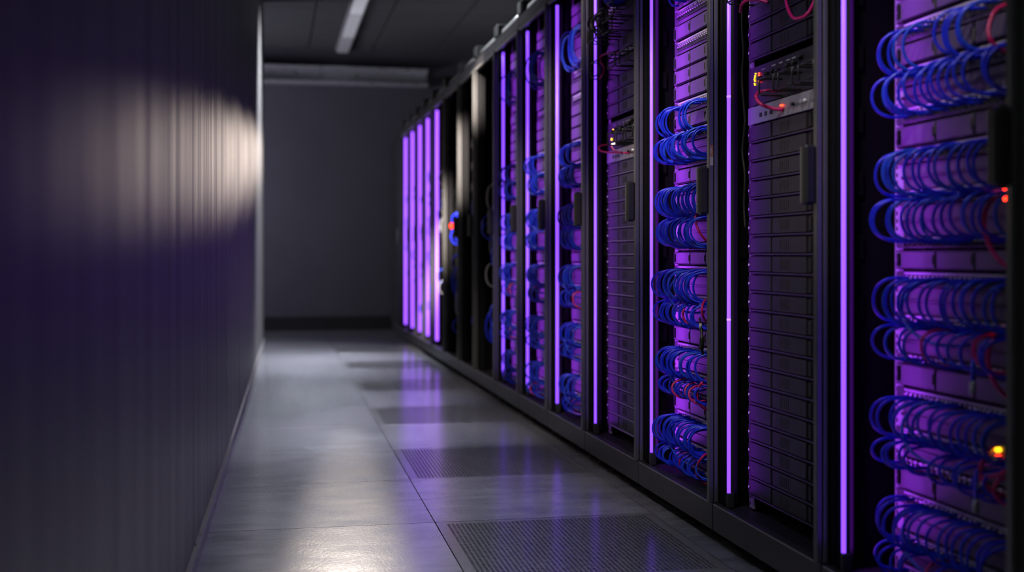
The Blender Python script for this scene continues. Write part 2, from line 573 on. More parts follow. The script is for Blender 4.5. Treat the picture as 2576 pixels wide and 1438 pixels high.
    b = MB(); b.box(.051, XB - XF, a, a + .004, .091, ZTOP - .012, M['inner']); P('side_panel', b)
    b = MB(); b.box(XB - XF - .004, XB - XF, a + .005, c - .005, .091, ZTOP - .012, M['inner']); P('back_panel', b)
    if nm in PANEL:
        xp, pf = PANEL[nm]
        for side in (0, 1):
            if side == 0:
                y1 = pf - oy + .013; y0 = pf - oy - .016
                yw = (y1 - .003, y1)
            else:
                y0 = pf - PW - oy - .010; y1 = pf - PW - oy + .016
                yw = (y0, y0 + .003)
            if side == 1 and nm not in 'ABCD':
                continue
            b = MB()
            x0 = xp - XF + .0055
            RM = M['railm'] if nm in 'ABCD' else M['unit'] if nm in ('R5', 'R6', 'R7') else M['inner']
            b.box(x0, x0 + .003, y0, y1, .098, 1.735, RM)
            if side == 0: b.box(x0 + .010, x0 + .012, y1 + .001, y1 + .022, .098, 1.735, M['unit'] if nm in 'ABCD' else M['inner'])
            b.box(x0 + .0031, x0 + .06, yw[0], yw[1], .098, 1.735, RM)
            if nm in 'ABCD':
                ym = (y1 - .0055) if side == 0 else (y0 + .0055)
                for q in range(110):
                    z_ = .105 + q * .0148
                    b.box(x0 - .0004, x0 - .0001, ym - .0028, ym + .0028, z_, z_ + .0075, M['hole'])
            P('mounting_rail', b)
    return root


for r in R_:
    build_rack(*r)


# ------------------------------------------------------------------ purple light tubes
def light_tube(nm, words):
    y = LEDY[nm]
    t_ = thing('light_tube', f'glowing purple light tube standing in the {words}' if nm not in LEDLAB else LEDLAB[nm], 'light', (LEDX, y, .131), 'purple light tubes in the racks')
    L = 1.68 - .131
    b = MB()
    b.tube([(0, 0, .0), (0, 0, .4), (0, 0, .9), (0, 0, L)], .0046 if nm in 'ABCD' else .0065 if LEDY[nm] < 6 else .0105, M['led'] if LEDY[nm] < 6 else M['led_far'], 12)
    obj('diffuser', b, t_)
    b = MB(); b.box(.0035, .012, -.004, .0050, -.005, L + .005, M['cap'], .001); obj('backing_channel', b, t_)
    for z0, z1 in ((-.037, -.001), (L + .001, L + .018)):
        b = MB(); b.box(-.006, .0125, -.006, .0050, z0, z1, M['cap'], .002); obj('end_cap', b, t_)
    if nm in 'ABCD':
        for zj in ((.74, .95) if nm == 'D' else (.27, .62) if nm == 'C' else (.9,)):
            b = MB(); b.tube([(0, 0, zj * L), (0, 0, zj * L + .005)], .0052, M['joint'], 12); obj('joint_ring', b, t_)
    ld = bpy.data.lights.new('tube_light', 'AREA')
    ld.shape = 'RECTANGLE'; ld.size = .012; ld.size_y = L
    ld.color = LEDCOL
    ld.energy = LEDP.get(nm, 1.0)
    lo = bpy.data.objects.new('tube_light', ld); COL.objects.link(lo)
    d = Vector((1.0, -.20 if nm in 'ABCD' else -.10, 0))
    lo.rotation_euler = d.to_track_quat('-Z', 'Y').to_euler()
    lo.location = (LEDX + .0135, y + .002, .131 + L / 2)


LEDLAB = {
    'D': 'purple light tube in the rack closest to the camera, beside big blue loops',
    'C': 'purple light tube beside the plain panels and the silver unit with red lights',
    'B': 'purple light tube in the sharp rack with the orange sticker',
    'A': 'purple light tube beside the plain panels with small yellow lights',
    'R11': 'purple light tube beside the first unlit rack seen from the far end',
    'R15': 'purple light tube next to the closed dark end cabinet',
}
LEDP = {'D': 2.6, 'C': .42, 'B': 3.0, 'A': .42, 'R5': 1.5, 'R6': 1.2, 'R7': 1.2}
for (nm, yn, yf, words, kind) in R_:
    if nm in LEDY:
        light_tube(nm, words)


# ------------------------------------------------------------------ rack equipment
def unit_parts(h, detail):
    """server unit: faceplate + chassis, bay covers, ears; local y runs 0 (far) .. -PW (near), z 0..h"""
    g = .0012
    out = []
    b = MB(); b.box(.001, .0035, -PW, 0, g, h - g, M['rack']); b.box(.0036, .42 if detail else .3, -PW + .03, -.03, g + .001, h - g - .001, M['rack'])
    out.append(('chassis', b))
    if not detail:
        b = MB()
        for f0, f1 in ((.045, .295), (.305, .545), (.555, .79), (.80, .955)):
            b.box(-.006, .0009, -PW * f1, -PW * f0, g + .002, h - g - .002, M['unit'], .001)
        out.append(('bay_cover', b))
        return out
    for f0, f1 in ((.055, .295), (.3065, .545), (.5565, .79), (.8015, .945)):
        b = MB()
        y0, y1 = -PW * f1, -PW * f0
        b.box(-.006, .0009, y0, y1, g + .002, h - g - .002, M['unit'], .0012)
        b.box(-.0072, -.0061, y0 + .004, y0 + .0065, h * .3, h * .72, M['hole'])
        out.append(('bay_cover', b))
    for y0, y1 in ((-.024, -.003), (-PW + .003, -PW + .024)):
        b = MB()
        b.box(-.003, .0009, y0, y1, g + .001, h - g - .001, M['unit'], .001)
        ym = (y0 + y1) / 2
        b.box(-.0075, -.0031, ym - .0055, ym - .001, h * .18, h * .82, M['rack'], .001)
        b.box(-.0045, -.0031, ym + .003, ym + .0075, h * .55, h * .8, M['hole'])
        b.box(-.0045, -.0031, ym + .003, ym + .0075, h * .2, h * .45, M['hole'])
        out.append(('latch_ear', b))
    return out


def blank_parts_a(h, detail):
    return blank_parts(h, detail, M['lip_a'])


def blank_parts(h, detail, lip=None):
    g = .0010
    out = []
    b = MB(); b.box(.002, .0045, -PW, 0, g, h - g, M['rack']); b.box(.0046, .25, -PW + .03, -.03, g + .001, h - g - .001, M['rack']); out.append(('chassis', b))
    cuts = ((.030, .275), (.293, .655), (.735, .955))
    for f0, f1 in cuts:
        b = MB(); b.box(-.004, .0019, -PW * f1, -PW * f0, .0065, h - g - .0012, M['blank'], .001)
        if f0 < .3 and f0 > .2:
            for q in range(5):
                y_ = -PW * (f0 + .09 + q * .022)
                b.box(-.0046, -.0041, y_ - .0012, y_ + .0012, h * .3, h * .8, M['rack'])
        out.append(('cover_plate', b))
    b = MB(); b.box(-.0062, .0019, -PW * .97, -PW * .03, g, .0052, lip or M['lip'], .0012); out.append(('bottom_lip', b))
    b = MB(); y0, y1 = -PW * .728, -PW * .665
    b.box(-.002, .0019, y0, y1, h * .2, h * .9, M['hole']); b.box(-.006, -.0021, y0 + .009, y0 + .016, h * .22, h * .88, M['blank'], .001)
    out.append(('pull_tab', b))
    for y0, y1 in ((-PW * .028, -.001), (-PW + .001, -PW * .972)):
        b = MB(); b.box(-.003, .0019, y0, y1, g + .004, h - g - .004, M['blank'], .001)
        ym = (y0 + y1) / 2
        b.tube([(-.0055, ym, h * .5), (-.0031, ym, h * .5)], .0032, M['contact'], 8)
        out.append(('ear', b))
    return out


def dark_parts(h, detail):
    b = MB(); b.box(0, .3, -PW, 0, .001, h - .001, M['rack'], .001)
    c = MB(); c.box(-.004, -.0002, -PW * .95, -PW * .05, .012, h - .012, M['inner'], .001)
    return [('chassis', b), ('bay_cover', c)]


def port_mesh():
    b = MB()
    w, h = .0125, .0125
    b.box(-.0005, .0, -w / 2, w / 2, 0, h, M['hole'])
    b.box(-.0035, 0, -w / 2, -w / 2 + .0014, 0, h, M['patch'])
    b.box(-.0035, 0, w / 2 - .0014, w / 2, 0, h, M['patch'])
    b.box(-.0035, 0, -w / 2 + .0015, w / 2 - .0015, h - .0022, h, M['contact'])
    b.box(-.0035, 0, -w / 2 + .0015, w / 2 - .0015, 0, .0018, M['patch'])
    return b


def dots_mesh(h, n=58):
    b = MB()
    for i in range(n):
        y = -.035 - i * (PW - .07) / (n - 1)
        b.box(-.0026, 0, y - .0021, y + .0021, h - .0058, h - .0022, M['contact'])
        if i % 2: b.box(-.0026, 0, y - .0021, y + .0021, h - .0115, h - .0080, M['contact'])
    return b


YN = {n: yn for n, yn, _, _, _ in R_}
def fit(nm, pf):
    return min(1.0, (pf - YN[nm] - .012) / PW)


def place_patch(nm, xp, pf, z0, h, label, group, detail, nports=18):
    t_ = thing('patch_bay', label, 'patch panel', (xp, pf, z0), group); t_.scale = (1, fit(nm, pf), 1)
    def mk():
        b = MB(); b.box(.0002, .0035, -PW, 0, .0006, h - .0006, M['patch']); b.box(.0036, .12, -PW + .03, -.03, .002, h - .002, M['rack']); return b
    hk = round(h, 4)
    obj('faceplate', cached(('faceplate', hk, 'p'), mk), t_)
    obj('indicator_row', cached(('indicator_row', hk), lambda: dots_mesh(h)), t_)
    if detail:
        for i in range(nports):
            p = obj('port', cached(('port',), port_mesh), t_)
            p.location = (0, -.038 - i * .0175, max(.001, h * .5 - .0095))
    else:
        def mk2():
            b = MB()
            for i in range(24):
                y = -.038 - i * .0175
                b.box(-.002, 0, y - .006, y + .006, h * .15, h * .15 + .011, M['hole'])
                b.box(-.0025, 0, y - .005, y + .005, h * .15 + .0112, h * .15 + .0132, M['contact'])
            return b
        obj('port_row', cached(('port_row', hk), mk2), t_)
    return t_


def place_unit(nm, kind, xp, pf, z0, h, label, cat, group, detail, name):
    t_ = thing(name, label, cat, (xp, pf, z0), group); t_.scale = (1, fit(nm, pf), 1)
    key = (kind, round(h, 4), detail)
    if key not in CACHE:
        parts = {'U': unit_parts, 'B': blank_parts, 'BA': blank_parts_a, 'K': dark_parts}[kind](h, detail)
        CACHE[key] = [(n, b.mesh(n)) for n, b in parts]
    for n, me in CACHE[key]:
        obj(n, me, t_)
    return t_


def place_filler(nm, xp, pf, z0, h, label, group):
    t_ = thing('filler_plate', label, 'panel', (xp, pf, z0), group); t_.scale = (1, fit(nm, pf), 1)
    b = MB(); b.box(.006, .0085, -PW + .012, -.012, .0006, h - .0006, M['unit']); obj('plate', b, t_)
    b = MB(); b.box(.002, .0059, -PW + .012, -.012, h * .5 - .003, h * .5 + .003, M['lip'], .001); obj('lacing_bar', b, t_)
    return t_


SB = 861.0
def zB(y): return CAMZ - (y - HOR) / SB


ROWS = [('U', -185, -150), ('U', -149, -112), ('P', -110, -78), ('F', -77, -4), ('P', -3, 29), ('P', 33, 69), ('U', 71, 109), ('P', 112, 143), ('U', 145, 182),
        ('U', 183, 220), ('U', 221, 260), ('P', 262, 294), ('U', 296, 333), ('P', 335, 365), ('F', 366, 399), ('P', 400, 427), ('U', 429, 466),
        ('P', 467, 492), ('F', 493, 534), ('P', 535, 560), ('F', 561, 610), ('P', 611, 630), ('U', 632, 665), ('P', 667, 692), ('F', 693, 736), ('P', 737, 760),
        ('F', 761, 801), ('P', 802, 815), ('U', 816, 855), ('P', 857, 882), ('F', 883, 921), ('P', 922, 942), ('F', 943, 971), ('P', 972, 984),
        ('U', 985, 1024), ('P', 1025, 1048), ('F', 1049, 1091), ('P', 1092, 1113), ('F', 1114, 1144), ('P', 1145, 1166)]

RW = {n: w for n, _, _, w, _ in R_}
SHORT = {'D': 'frontmost cabled rack', 'B': 'sharply focused rack', 'R5': 'fifth full rack', 'R6': 'sixth full rack', 'R7': 'seventh full rack',
         'C': 'silver-unit rack', 'A': 'yellow-light rack'}
for nm in ('D', 'B', 'R5', 'R6', 'R7'):
    xp, pf = PANEL[nm]
    det = nm in 'DB'
    cnt = {'U': 0, 'P': 0, 'F': 0}
    ylim = -200
    for (k, y0, y1) in ROWS:
        if y1 < ylim:
            continue
        cnt[k] += 1
        z0, z1 = zB(y1), zB(y0)
        h = z1 - z0
        o_ = ORD[cnt[k]]
        if k == 'U':
            place_unit(nm, 'U', xp, pf, z0, round(h, 3), f'grey server unit, {o_} down in the {SHORT[nm]}', 'server', f'server units in the {SHORT[nm]}', det, 'server_unit')
        elif k == 'P':
            place_patch(nm, xp, pf, z0, round(h, 3), f'black patch panel, {o_} down in the {SHORT[nm]}', f'patch panels in the {SHORT[nm]}', det)
        else:
            place_filler(nm, xp, pf, z0, h, f'grey filler plate behind blue loops, {o_} down in the {SHORT[nm]}', f'filler plates in the {SHORT[nm]}')


# --- rows of the plain-panel racks
def ring_mesh(w, d, h):
    b = MB()
    r = .0022
    # an upright rectangular wire loop standing off the panel, with legs
    pts = [(0, 0, 0), (-d, 0, 0), (-d, -w, 0), (0, -w, 0)]
    b.tube([(0, 0, h), (-d * .9, 0, h), (-d, 0, h * .9), (-d, 0, h * .1), (-d * .9, 0, 0), (0, 0, 0)], r, M['wire'], 6)
    b.tube([(0, -w, h), (-d * .9, -w, h), (-d, -w, h * .9), (-d, -w, h * .1), (-d * .9, -w, 0), (0, -w, 0)], r, M['wire'], 6)
    b.tube([(-d, 0, h * .95), (-d, -w, h * .95)], r, M['wire'], 6)
    b.tube([(-d, 0, h * .05), (-d, -w, h * .05)], r, M['wire'], 6)
    return b


def cable_manager(nm, xp, pf, z0, h, label, offs):
    t_ = thing('cable_manager', label, 'cable manager', (xp, pf, z0), f'cable managers in the {SHORT[nm]}')
    b = MB(); b.box(.001, .004, -PW, 0, .0008, h - .0008, M['blank'], .0008); obj('faceplate', b, t_)
    for (oy_, oz, w, d, hh) in offs:
        rg = obj('wire_ring', cached(('wire_ring', w, d, hh), lambda: ring_mesh(w, d, hh)), t_)
        rg.location = (.0009, oy_, oz)
    return t_


U1 = .0445
for nm in ('C', 'A'):
    xp, pf = PANEL[nm]
    s_ = SHORT[nm]
    for i in range(20):
        z0 = .129 + U1 * (19 - i)
        place_unit(nm, 'B' if nm == 'C' else 'BA', xp, pf, z0, U1, f'black blanking panel, {ORD[i + 1]} below the silver unit in the {s_}', 'blanking panel', f'blanking panels in the {s_}', True, 'blanking_panel')
    # silver unit
    t_ = thing('silver_unit', 'silver-faced rack unit with red lights above the tall stack of black panels' if nm == 'C' else 'grey-faced rack unit below red cords in the rack with yellow lights', 'rack unit', (xp, pf, 1.0195))
    b = MB(); b.box(-.004, .002, -PW, 0, .001, U1 - .002, M['silver'], .001); b.box(.0021, .3, -PW + .03, -.03, .003, U1 - .004, M['rack']); obj('faceplate', b, t_)
    for f_ in (.16, .22, .28):
        b = MB(); b.box(-.0055, -.0041, -PW * f_ - .006, -PW * f_ + .006, .014, .024, M['rack'], .0004); obj('socket', b, t_)
    for f_ in (.53, .63, .66):
        b = MB(); b.tube([(-.011, -PW * f_, .022), (-.0041, -PW * f_, .022)], .0042, M['contact'] if f_ > .6 else M['knob'], 10); obj('button', b, t_)
    if nm == 'C':
        for (dy, dz) in ((-.005, .026), (.004, .027), (-.003, .018), (.003, .018)):
            b = MB(); b.tube([(-.0075, -PW * .405 + dy, dz), (-.0041, -PW * .405 + dy, dz)], .0020, M['redled'], 8); l = obj('status_light', b, t_); l['label'] = 'red glowing light'
    # electronics
    z0 = 1.064; h = .0935
    t_ = thing('control_unit', 'dark rack unit with knobs and yellow and red lights above the silver unit' if nm == 'C' else 'dark rack unit with yellow lights above the grey-faced unit', 'rack unit', (xp, pf, z0))
    b = MB(); b.box(-.002, .002, -PW, 0, .001, h - .001, M['blank'], .001); b.box(.0021, .3, -PW + .03, -.03, .003, h - .003, M['rack']); obj('faceplate', b, t_)
    for k_, (f_, zz) in enumerate(((.16, .060), (.24, .064), (.31, .066), (.36, .063), (.47, .066), (.54, .068), (.60, .075))):
        b = MB(); b.tube([(-.013, -PW * f_, zz), (-.012, -PW * f_, zz), (-.0021, -PW * f_, zz)], [.004, .0055, .0062], M['knob'], 10); obj('knob', b, t_)
    for k_, f_ in enumerate((.18, .30, .38, .46, .52, .58)):
        b = MB(); b.box(-.0032, -.0021, -PW * f_ - .010, -PW * f_ + .008, .079, .0815, M['contact']); obj('switch_row', b, t_)
    if nm == 'C':
        for (dy, dz) in ((.004, .080), (.0015, .075), (-.001, .071), (-.003, .067), (.000, .063), (-.002, .057), (-.0005, .054)):
            b = MB(); b.tube([(-.005, -PW * .085 + dy * -1, dz - .004), (-.0021, -PW * .085 + dy * -1, dz - .004)], .0017, M['yelled'], 8); l = obj('status_light', b, t_); l['label'] = 'yellow glowing light'
        for dz in (.078, .073, .068, .060, .057):
            b = MB(); b.tube([(-.005, -PW * .135, dz - .004), (-.0021, -PW * .135, dz - .004)], .0017, M['redled'], 8); l = obj('status_light', b, t_); l['label'] = 'red glowing light'
    else:
        for (dy, dz, rr) in ((-.075, .064, .005), (-.079, .060, .004), (-.072, .059, .003), (-.055, .036, .0042)):
            b = MB(); b.tube([(-.006, dy, dz), (-.0021, dy, dz)], rr, M['yelled'], 8); l = obj('status_light', b, t_); l['label'] = 'yellow glowing light'
        b = MB(); b.tube([(-.03, -.15, .012), (-.03, -.19, .010)], .0035, mat('white_light', (.8, .8, .8), .4, emit=(1, .9, .8), estr=3), 8); b.box(-.033, -.0021, -.21, -.191, .004, .017, M['knob'], .001); obj('lit_plug', b, t_)
    for (oy_, w) in ((-.19, .075), (-.29, .07), (-.39, .07)):
        rg = obj('wire_ring', cached(('wire_ring', w, .055, .038), lambda: ring_mesh(w, .055, .038)), t_)
        rg.location = (-.002, oy_, .004)
    # panels above
    for i in range(3):
        z0 = 1.172 + U1 * i
        place_unit(nm, 'B', xp, pf, z0, U1, f'black blanking panel, {ORD[3 - i]} in the group above the control unit, {s_}', 'blanking panel', f'upper blanking panels in the {s_}', True, 'blanking_panel')
    cable_manager(nm, xp, pf, 1.3058, U1, f'black cable manager with wire rings above the three panels, {s_}', ((-.03, .000, .10, .07, .055), (-.20, .005, .08, .06, .05), (-.33, 0, .09, .06, .045)))
    place_patch(nm, xp, pf, 1.3505, .031, f'small patch panel above the wire rings in the {s_}', None, True, 20)
    if nm == 'C':
        for i in range(7):
            place_unit(nm, 'B', xp, pf, 1.3825 + U1 * i, U1, f'black blanking panel, {ORD[7 - i]} from the roof of the {s_}', 'blanking panel', f'top blanking panels in the {s_}', False, 'blanking_panel')
    if nm == 'A':
        place_unit(nm, 'B', xp, pf, 1.382, U1, f'black blanking panel between two ring managers in the {s_}', 'blanking panel', None, True, 'blanking_panel')
        cable_manager(nm, xp, pf, 1.4267, U1, f'black cable manager with dark tangled wires in the {s_}', ((-.02, .0, .10, .08, .043), (-.17, .0, .11, .07, .043)))
        cable_manager(nm, xp, pf, 1.4714, U1, f'topmost black cable manager in view in the {s_}', ((-.05, .0, .12, .07, .045), (-.22, .0, .08, .07, .05)))
        place_patch(nm, xp, pf, 1.5161, .04, f'patch panel at the top of the {s_}', None, True, 20)
        for i in range(3):
            place_unit(nm, 'B', xp, pf, 1.5565 + U1 * i, U1, f'black blanking panel, {ORD[3 - i]} from the roof of the {s_}', 'blanking panel', f'top blanking panels in the {s_}', False, 'blanking_panel')

# --- darker and far racks: a plain stack of units
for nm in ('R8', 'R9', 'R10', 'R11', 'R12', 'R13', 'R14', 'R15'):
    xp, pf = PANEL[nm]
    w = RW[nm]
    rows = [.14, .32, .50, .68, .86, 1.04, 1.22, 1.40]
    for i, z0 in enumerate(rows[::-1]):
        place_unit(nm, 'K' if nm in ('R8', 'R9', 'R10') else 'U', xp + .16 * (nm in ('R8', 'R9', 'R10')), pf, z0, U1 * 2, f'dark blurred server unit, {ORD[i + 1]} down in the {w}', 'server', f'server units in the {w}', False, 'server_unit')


# ------------------------------------------------------------------ cords
def bez(p0, p1, p2, p3, n):
    out = []
    for i in range(n):
        t = i / (n - 1)
        a = (1 - t)
        out.append(p0 * a ** 3 + p1 * 3 * a * a * t + p2 * 3 * a * t * t + p3 * t ** 3)
    return out


def loop_pts(xp, y, zt, zb, d, drift=0.0, sag=.0, n=14, ybow=0.0):
    """a C-shaped cord from an upper port out into the aisle and back to a lower port"""
    pts = []
    xp -= .0045
    h = zt - zb
    zc = (zt + zb) / 2
    for i in range(n):
        t = PI * i / (n - 1)
        s = math.sin(t)
        x = xp - d * (s ** .62 if s > 0 else 0)
        z = zc + math.cos(t) * h / 2 * (1.0 + .14 * s) - sag * s
        yy_ = y + drift * (1 - math.cos(t)) / 2 + ybow * s
        pts.append(Vector((x, yy_, z)))
    return pts


STUFF = MB()
CR = .0029


def cord(pts, m, label, group, par=None, r=CR, name='network_cable', plugs=False):
    b = MB()
    o0 = pts[len(pts) // 2]
    b.tube([p - o0 for p in pts], r, m, 7)
    if plugs:
        t_ = thing(name, label, 'cable', o0, group)
        obj('jacket', b, t_)
        for p, q in ((pts[0], pts[1]), (pts[-1], pts[-2])):
            bb_ = MB(); bb_.tube([p - o0, p - o0 + (q - p).normalized() * .014], r * 1.35, M['plug'], 6); obj('plug', bb_, t_)
        return t_
    o = obj(name, b, None, o0)
    return tag(o, label, 'cable', group)


# bundle: (ytop, ybot, kind) in the sharp rack's own scale
BUNDLES = [(-95, 22, 'big'), (277, 352, 'pair'), (346, 415, 'full'), (473, 546, 'full'), (548, 619, 'full'), (673, 747, 'full'), (749, 808, 'mix'),
           (864, 930, 'full'), (932, 979, 'mix'), (1030, 1100, 'full'), (1100, 1152, 'mix')]
BNAMES = ['big coil', 'pair of small bunches', 'first full bundle', 'second full bundle', 'third full bundle', 'fourth full bundle', 'upper mixed bundle',
          'fifth full bundle', 'middle mixed bundle', 'lowest full bundle', 'lowest mixed bundle']


def bundles(nm, vis, individual, pitch):
    xp, pf = PANEL[nm]
    s_ = SHORT[nm]
    for bi, (yt, yb, kind) in enumerate(BUNDLES):
        if nm == 'D' and yt < 200: continue
        zt, zb = zB(yt), zB(yb)
        n = int(vis / pitch)
        items = []
        for i in range(n):
            y = pf - .036 - i * pitch + random.uniform(-.0035, .0035)
            y -= .014
            d = .066 + random.uniform(-.012, .008)
            if nm in ('R5', 'R6', 'R7'): d = .05 + random.uniform(-.012, .010)
            m = M['blue'] if random.random() < .8 else M['blue_b']
            colr = 'blue'
            dz = random.uniform(-.004, .004)
            drift = random.uniform(-.010, .006)
            yb_ = random.uniform(.006, .026)
            if kind == 'pair':
                f = i / max(1, n - 1)
                if .30 < f < .62 or f > .93: continue
                y = pf - .06 - (f if f < .5 else f * .85 + .03) * vis * .9
                d = .058 + random.uniform(-.006, .006)
                drift = .0
                yb_ = .022
            if kind == 'mix':
                f = i / max(1, n - 1)
                if .30 < f < .42: continue
                if f >= .42 and (i % 3 == 1):
                    m = M['red']; colr = 'red'
                    drift = -.02
                    if random.random() < .45: continue
                d *= .95
            if kind == 'big':
                if nm == 'B' and i % 2: continue
                d = .05 + random.uniform(-.02, .012); dz = random.uniform(-.012, .012)
            items.append((loop_pts(xp - .001, y, zt + dz - .006, zb + dz + random.uniform(-.003, .003), d, drift, 0, 15, yb_), m, colr))
        for q_, (pts, m, colr) in enumerate(items):
            if individual and not (nm == 'B' and kind == 'full' and q_ % 4 == 2):
                cord(pts, m, f'{colr} patch cord in the {BNAMES[bi]} of the {s_}', f'{colr} cords, {BNAMES[bi]}, {s_}')
            else:
                STUFF.tube(pts, CR, m, 5)
        # one stray, paler cord hanging lower across the bundle
        if kind == 'full' and bi in (5, 7, 9):
            y = pf - .10
            p0 = Vector((xp, y - .01, zt - .01)); p3 = Vector((xp - .002, y - .15, zb - .03))
            pts = bez(p0, p0 + Vector((-.085, .03, -.03)), p3 + Vector((-.07, .09, -.03)), p3, 16)
            if individual:
                cord(pts, M['blue_b'], f'pale blue cord drooping across the {BNAMES[bi]} of the {s_}', None)
            else:
                STUFF.tube(pts, CR, M['blue_b'], 5)


bundles('B', .315, True, .0142)
bundles('D', .40, True, .0232)
bundles('R5', .22, False, .019)
bundles('R6', .22, False, .021)
bundles('R7', .22, False, .023)
# blue cords hanging in the unlit racks
for nm in ('R8', 'R9', 'R10'):
    xp, pf = PANEL[nm]
    for k_ in range(16):
        y = pf - random.uniform(.03, .3); z = random.uniform(.25, 1.05); dz = random.uniform(.08, .22)
        STUFF.tube(loop_pts(xp + .03, y, z + dz / 2, z - dz / 2, random.uniform(.04, .10), random.uniform(-.03, .03), 0, 12, random.uniform(-.02, .03)), .0035, M['blue'] if k_ % 6 else M['plug'], 5)
for nm in ('R11', 'R12', 'R13', 'R14', 'R15'):
    xp, pf = PANEL[nm]
    for k_ in range(10):
        y = pf - random.uniform(.03, .2); z = random.uniform(.2, 1.3)
        STUFF.tube(loop_pts(xp - .012, y, z + .045, z - .045, .05, random.uniform(-.02, .02), 0, 10), .0032, M['plug'] if (nm == 'R11' and k_ % 2) else M['blue_b'], 5)
o = obj('blue_patch_cords', STUFF)
tag(o, 'blurred blue patch cords looping in the racks beyond the yellow lights', 'cables', None, 'stuff')


def px_path(X, pts):
    return [on_plane(u, v, x) for (u, v, x) in pts]


def smooth(ps, n=5):
    out = []
    P = [ps[0]] + list(ps) + [ps[-1]]
    for i in range(1, len(P) - 2):
        p0, p1, p2, p3 = P[i - 1], P[i], P[i + 1], P[i + 2]
        for k_ in range(n):
            t = k_ / n
            out.append(.5 * ((2 * p1) + (-p0 + p2) * t + (2 * p0 - 5 * p1 + 4 * p2 - p3) * t * t + (-p0 + 3 * p1 - 3 * p2 + p3) * t ** 3))
    out.append(ps[-1])
    return out


def long_cord(pts, m, label, r=.003, name='network_cable'):
    return cord(smooth([on_plane(*p) for p in pts]), m, label, None, r=r, name=name)


# cords of the rack with the silver unit
XC = PANEL['C'][0]
long_cord([(1953, 229, XC - .001), (1930, 228, XC - .03), (1908, 233, XC - .045), (1902, 245, XC - .05), (1915, 262, XC - .045), (1945, 273, XC - .02), (1972, 276, XC - .004)], M['red'], 'thick red cord curling from the control unit to the silver unit', .0042)
long_cord([(1977, -30, XC - .004), (1979, 10, XC - .03), (1990, 38, XC - .035), (2005, 47, XC - .035), (2030, 36, XC - .03), (2048, 5, XC - .01), (2056, -30, XC - .004)], M['red'], 'magenta cord hanging in a U at the top of the panel rack', .0038)
long_cord([(1862, 30, XC - .045), (1866, 12, XC - .05), (1882, 0, XC - .04), (1910, 0, XC - .02), (1932, 6, XC - .004)], M['red'], 'red cord arching out at the top beside the black wire rings', .0038)
long_cord([(1868, -40, XC - .030), (1866, 60, XC - .032), (1870, 130, XC - .030), (1866, 200, XC - .032), (1874, 300, XC - .03), (1868, 380, XC - .032), (1874, 440, XC - .03), (1872, 520, XC - .03), (1875, 572, XC - .03)], M['blackc'], 'thin black cord hanging down beside the plain black panels', .0026)
# cords of the rack with the yellow lights
XA = PANEL['A'][0]
long_cord([(1562, 131, XA - .002), (1535, 133, XA - .03), (1513, 140, XA - .045), (1509, 152, XA - .05), (1520, 170, XA - .04), (1516, 186, XA - .045), (1508, 198, XA - .05)], M['red'], 'magenta cord bending out below the tangled wires near the top', .003)
long_cord([(1545, 358, XA - .002), (1538, 366, XA - .03), (1545, 378, XA - .035), (1565, 384, XA - .03), (1583, 384, XA - .006)], M['red'], 'red cord curving under the two yellow lights', .003)
long_cord([(1530, 364, XA - .01), (1512, 366, XA - .04), (1506, 374, XA - .045), (1520, 382, XA - .035), (1560, 384, XA - .01)], M['red'], 'red cord looping out beside the purple tube below yellow lights', .003)
for q in range(7):
    y = PANEL['A'][1] - .02 - q * .026
    zz = 1.47 + random.uniform(-.03, .03)
    cord(loop_pts(XA - .002, y, zz + .03 + random.uniform(0, .03), zz - .035, .07 + random.uniform(-.02, .03), random.uniform(-.08, .02), 0, 15, .02), M['blackc'],
         'thin black wire tangled around the upper rings of the rack with yellow lights', 'black tangled wires', r=.0022)
for q in range(8):
    y = PANEL['A'][1] - .13 - q * .014
    cord(loop_pts(XA - .002, y, 1.60 + random.uniform(-.005, .005), 1.535, .05, -.01, 0, 15), M['blue'], 'blue patch cord at the top of the rack with yellow lights', 'blue cords above the tangled wires')
# red cords and loose plugs of the sharp rack
XBp = PANEL['B'][0]
long_cord([(1783, 505, XBp - .004), (1768, 520, XBp - .035), (1752, 538, XBp - .05), (1750, 556, XBp - .055), (1760, 585, XBp - .05), (1785, 612, XBp - .02), (1800, 620, XBp - .004)], M['red'], 'dark red cord curving over two blue bundles by the black handle', .0032)
long_cord([(1790, 528, XBp - .004), (1770, 532, XBp - .03), (1756, 540, XBp - .045), (1750, 552, XBp - .05)], M['red'], 'short red cord ending beside the red light of the sharp rack', .003)
long_cord([(1787, 950, XBp - .004), (1768, 960, XBp - .045), (1756, 978, XBp - .055), (1754, 1000, XBp - .055), (1763, 1020, XBp - .045), (1788, 1037, XBp - .01)], M['red'], 'red cord looping across the server unit under the mixed bundle', .0032)
long_cord([(1788, 1136, XBp - .006), (1768, 1148, XBp - .045), (1754, 1170, XBp - .055), (1752, 1190, XBp - .055), (1765, 1210, XBp - .04), (1788, 1222, XBp - .02)], M['red'], 'red cord arching low above the base of the sharp rack', .0032)
long_cord([(1787, 752, XBp - .004), (1772, 757, XBp - .035), (1766, 775, XBp - .05), (1770, 800, XBp - .04), (1788, 818, XBp - .008)], M['red'], 'red cord looping beside the mixed bundle at half height', .0032)
ld_ = thing('dangling_connector', 'black connector dangling on a cord across the sharp server unit', 'connector', on_plane(1764, 850, XBp - .07))
o0 = ld_.location
b = MB(); b.tube([p - o0 for p in smooth([on_plane(1760, 800, XBp - .06), on_plane(1763, 815, XBp - .068), on_plane(1764, 832, XBp - .07)])], .0028, M['blackc'], 6); obj('lead', b, ld_)
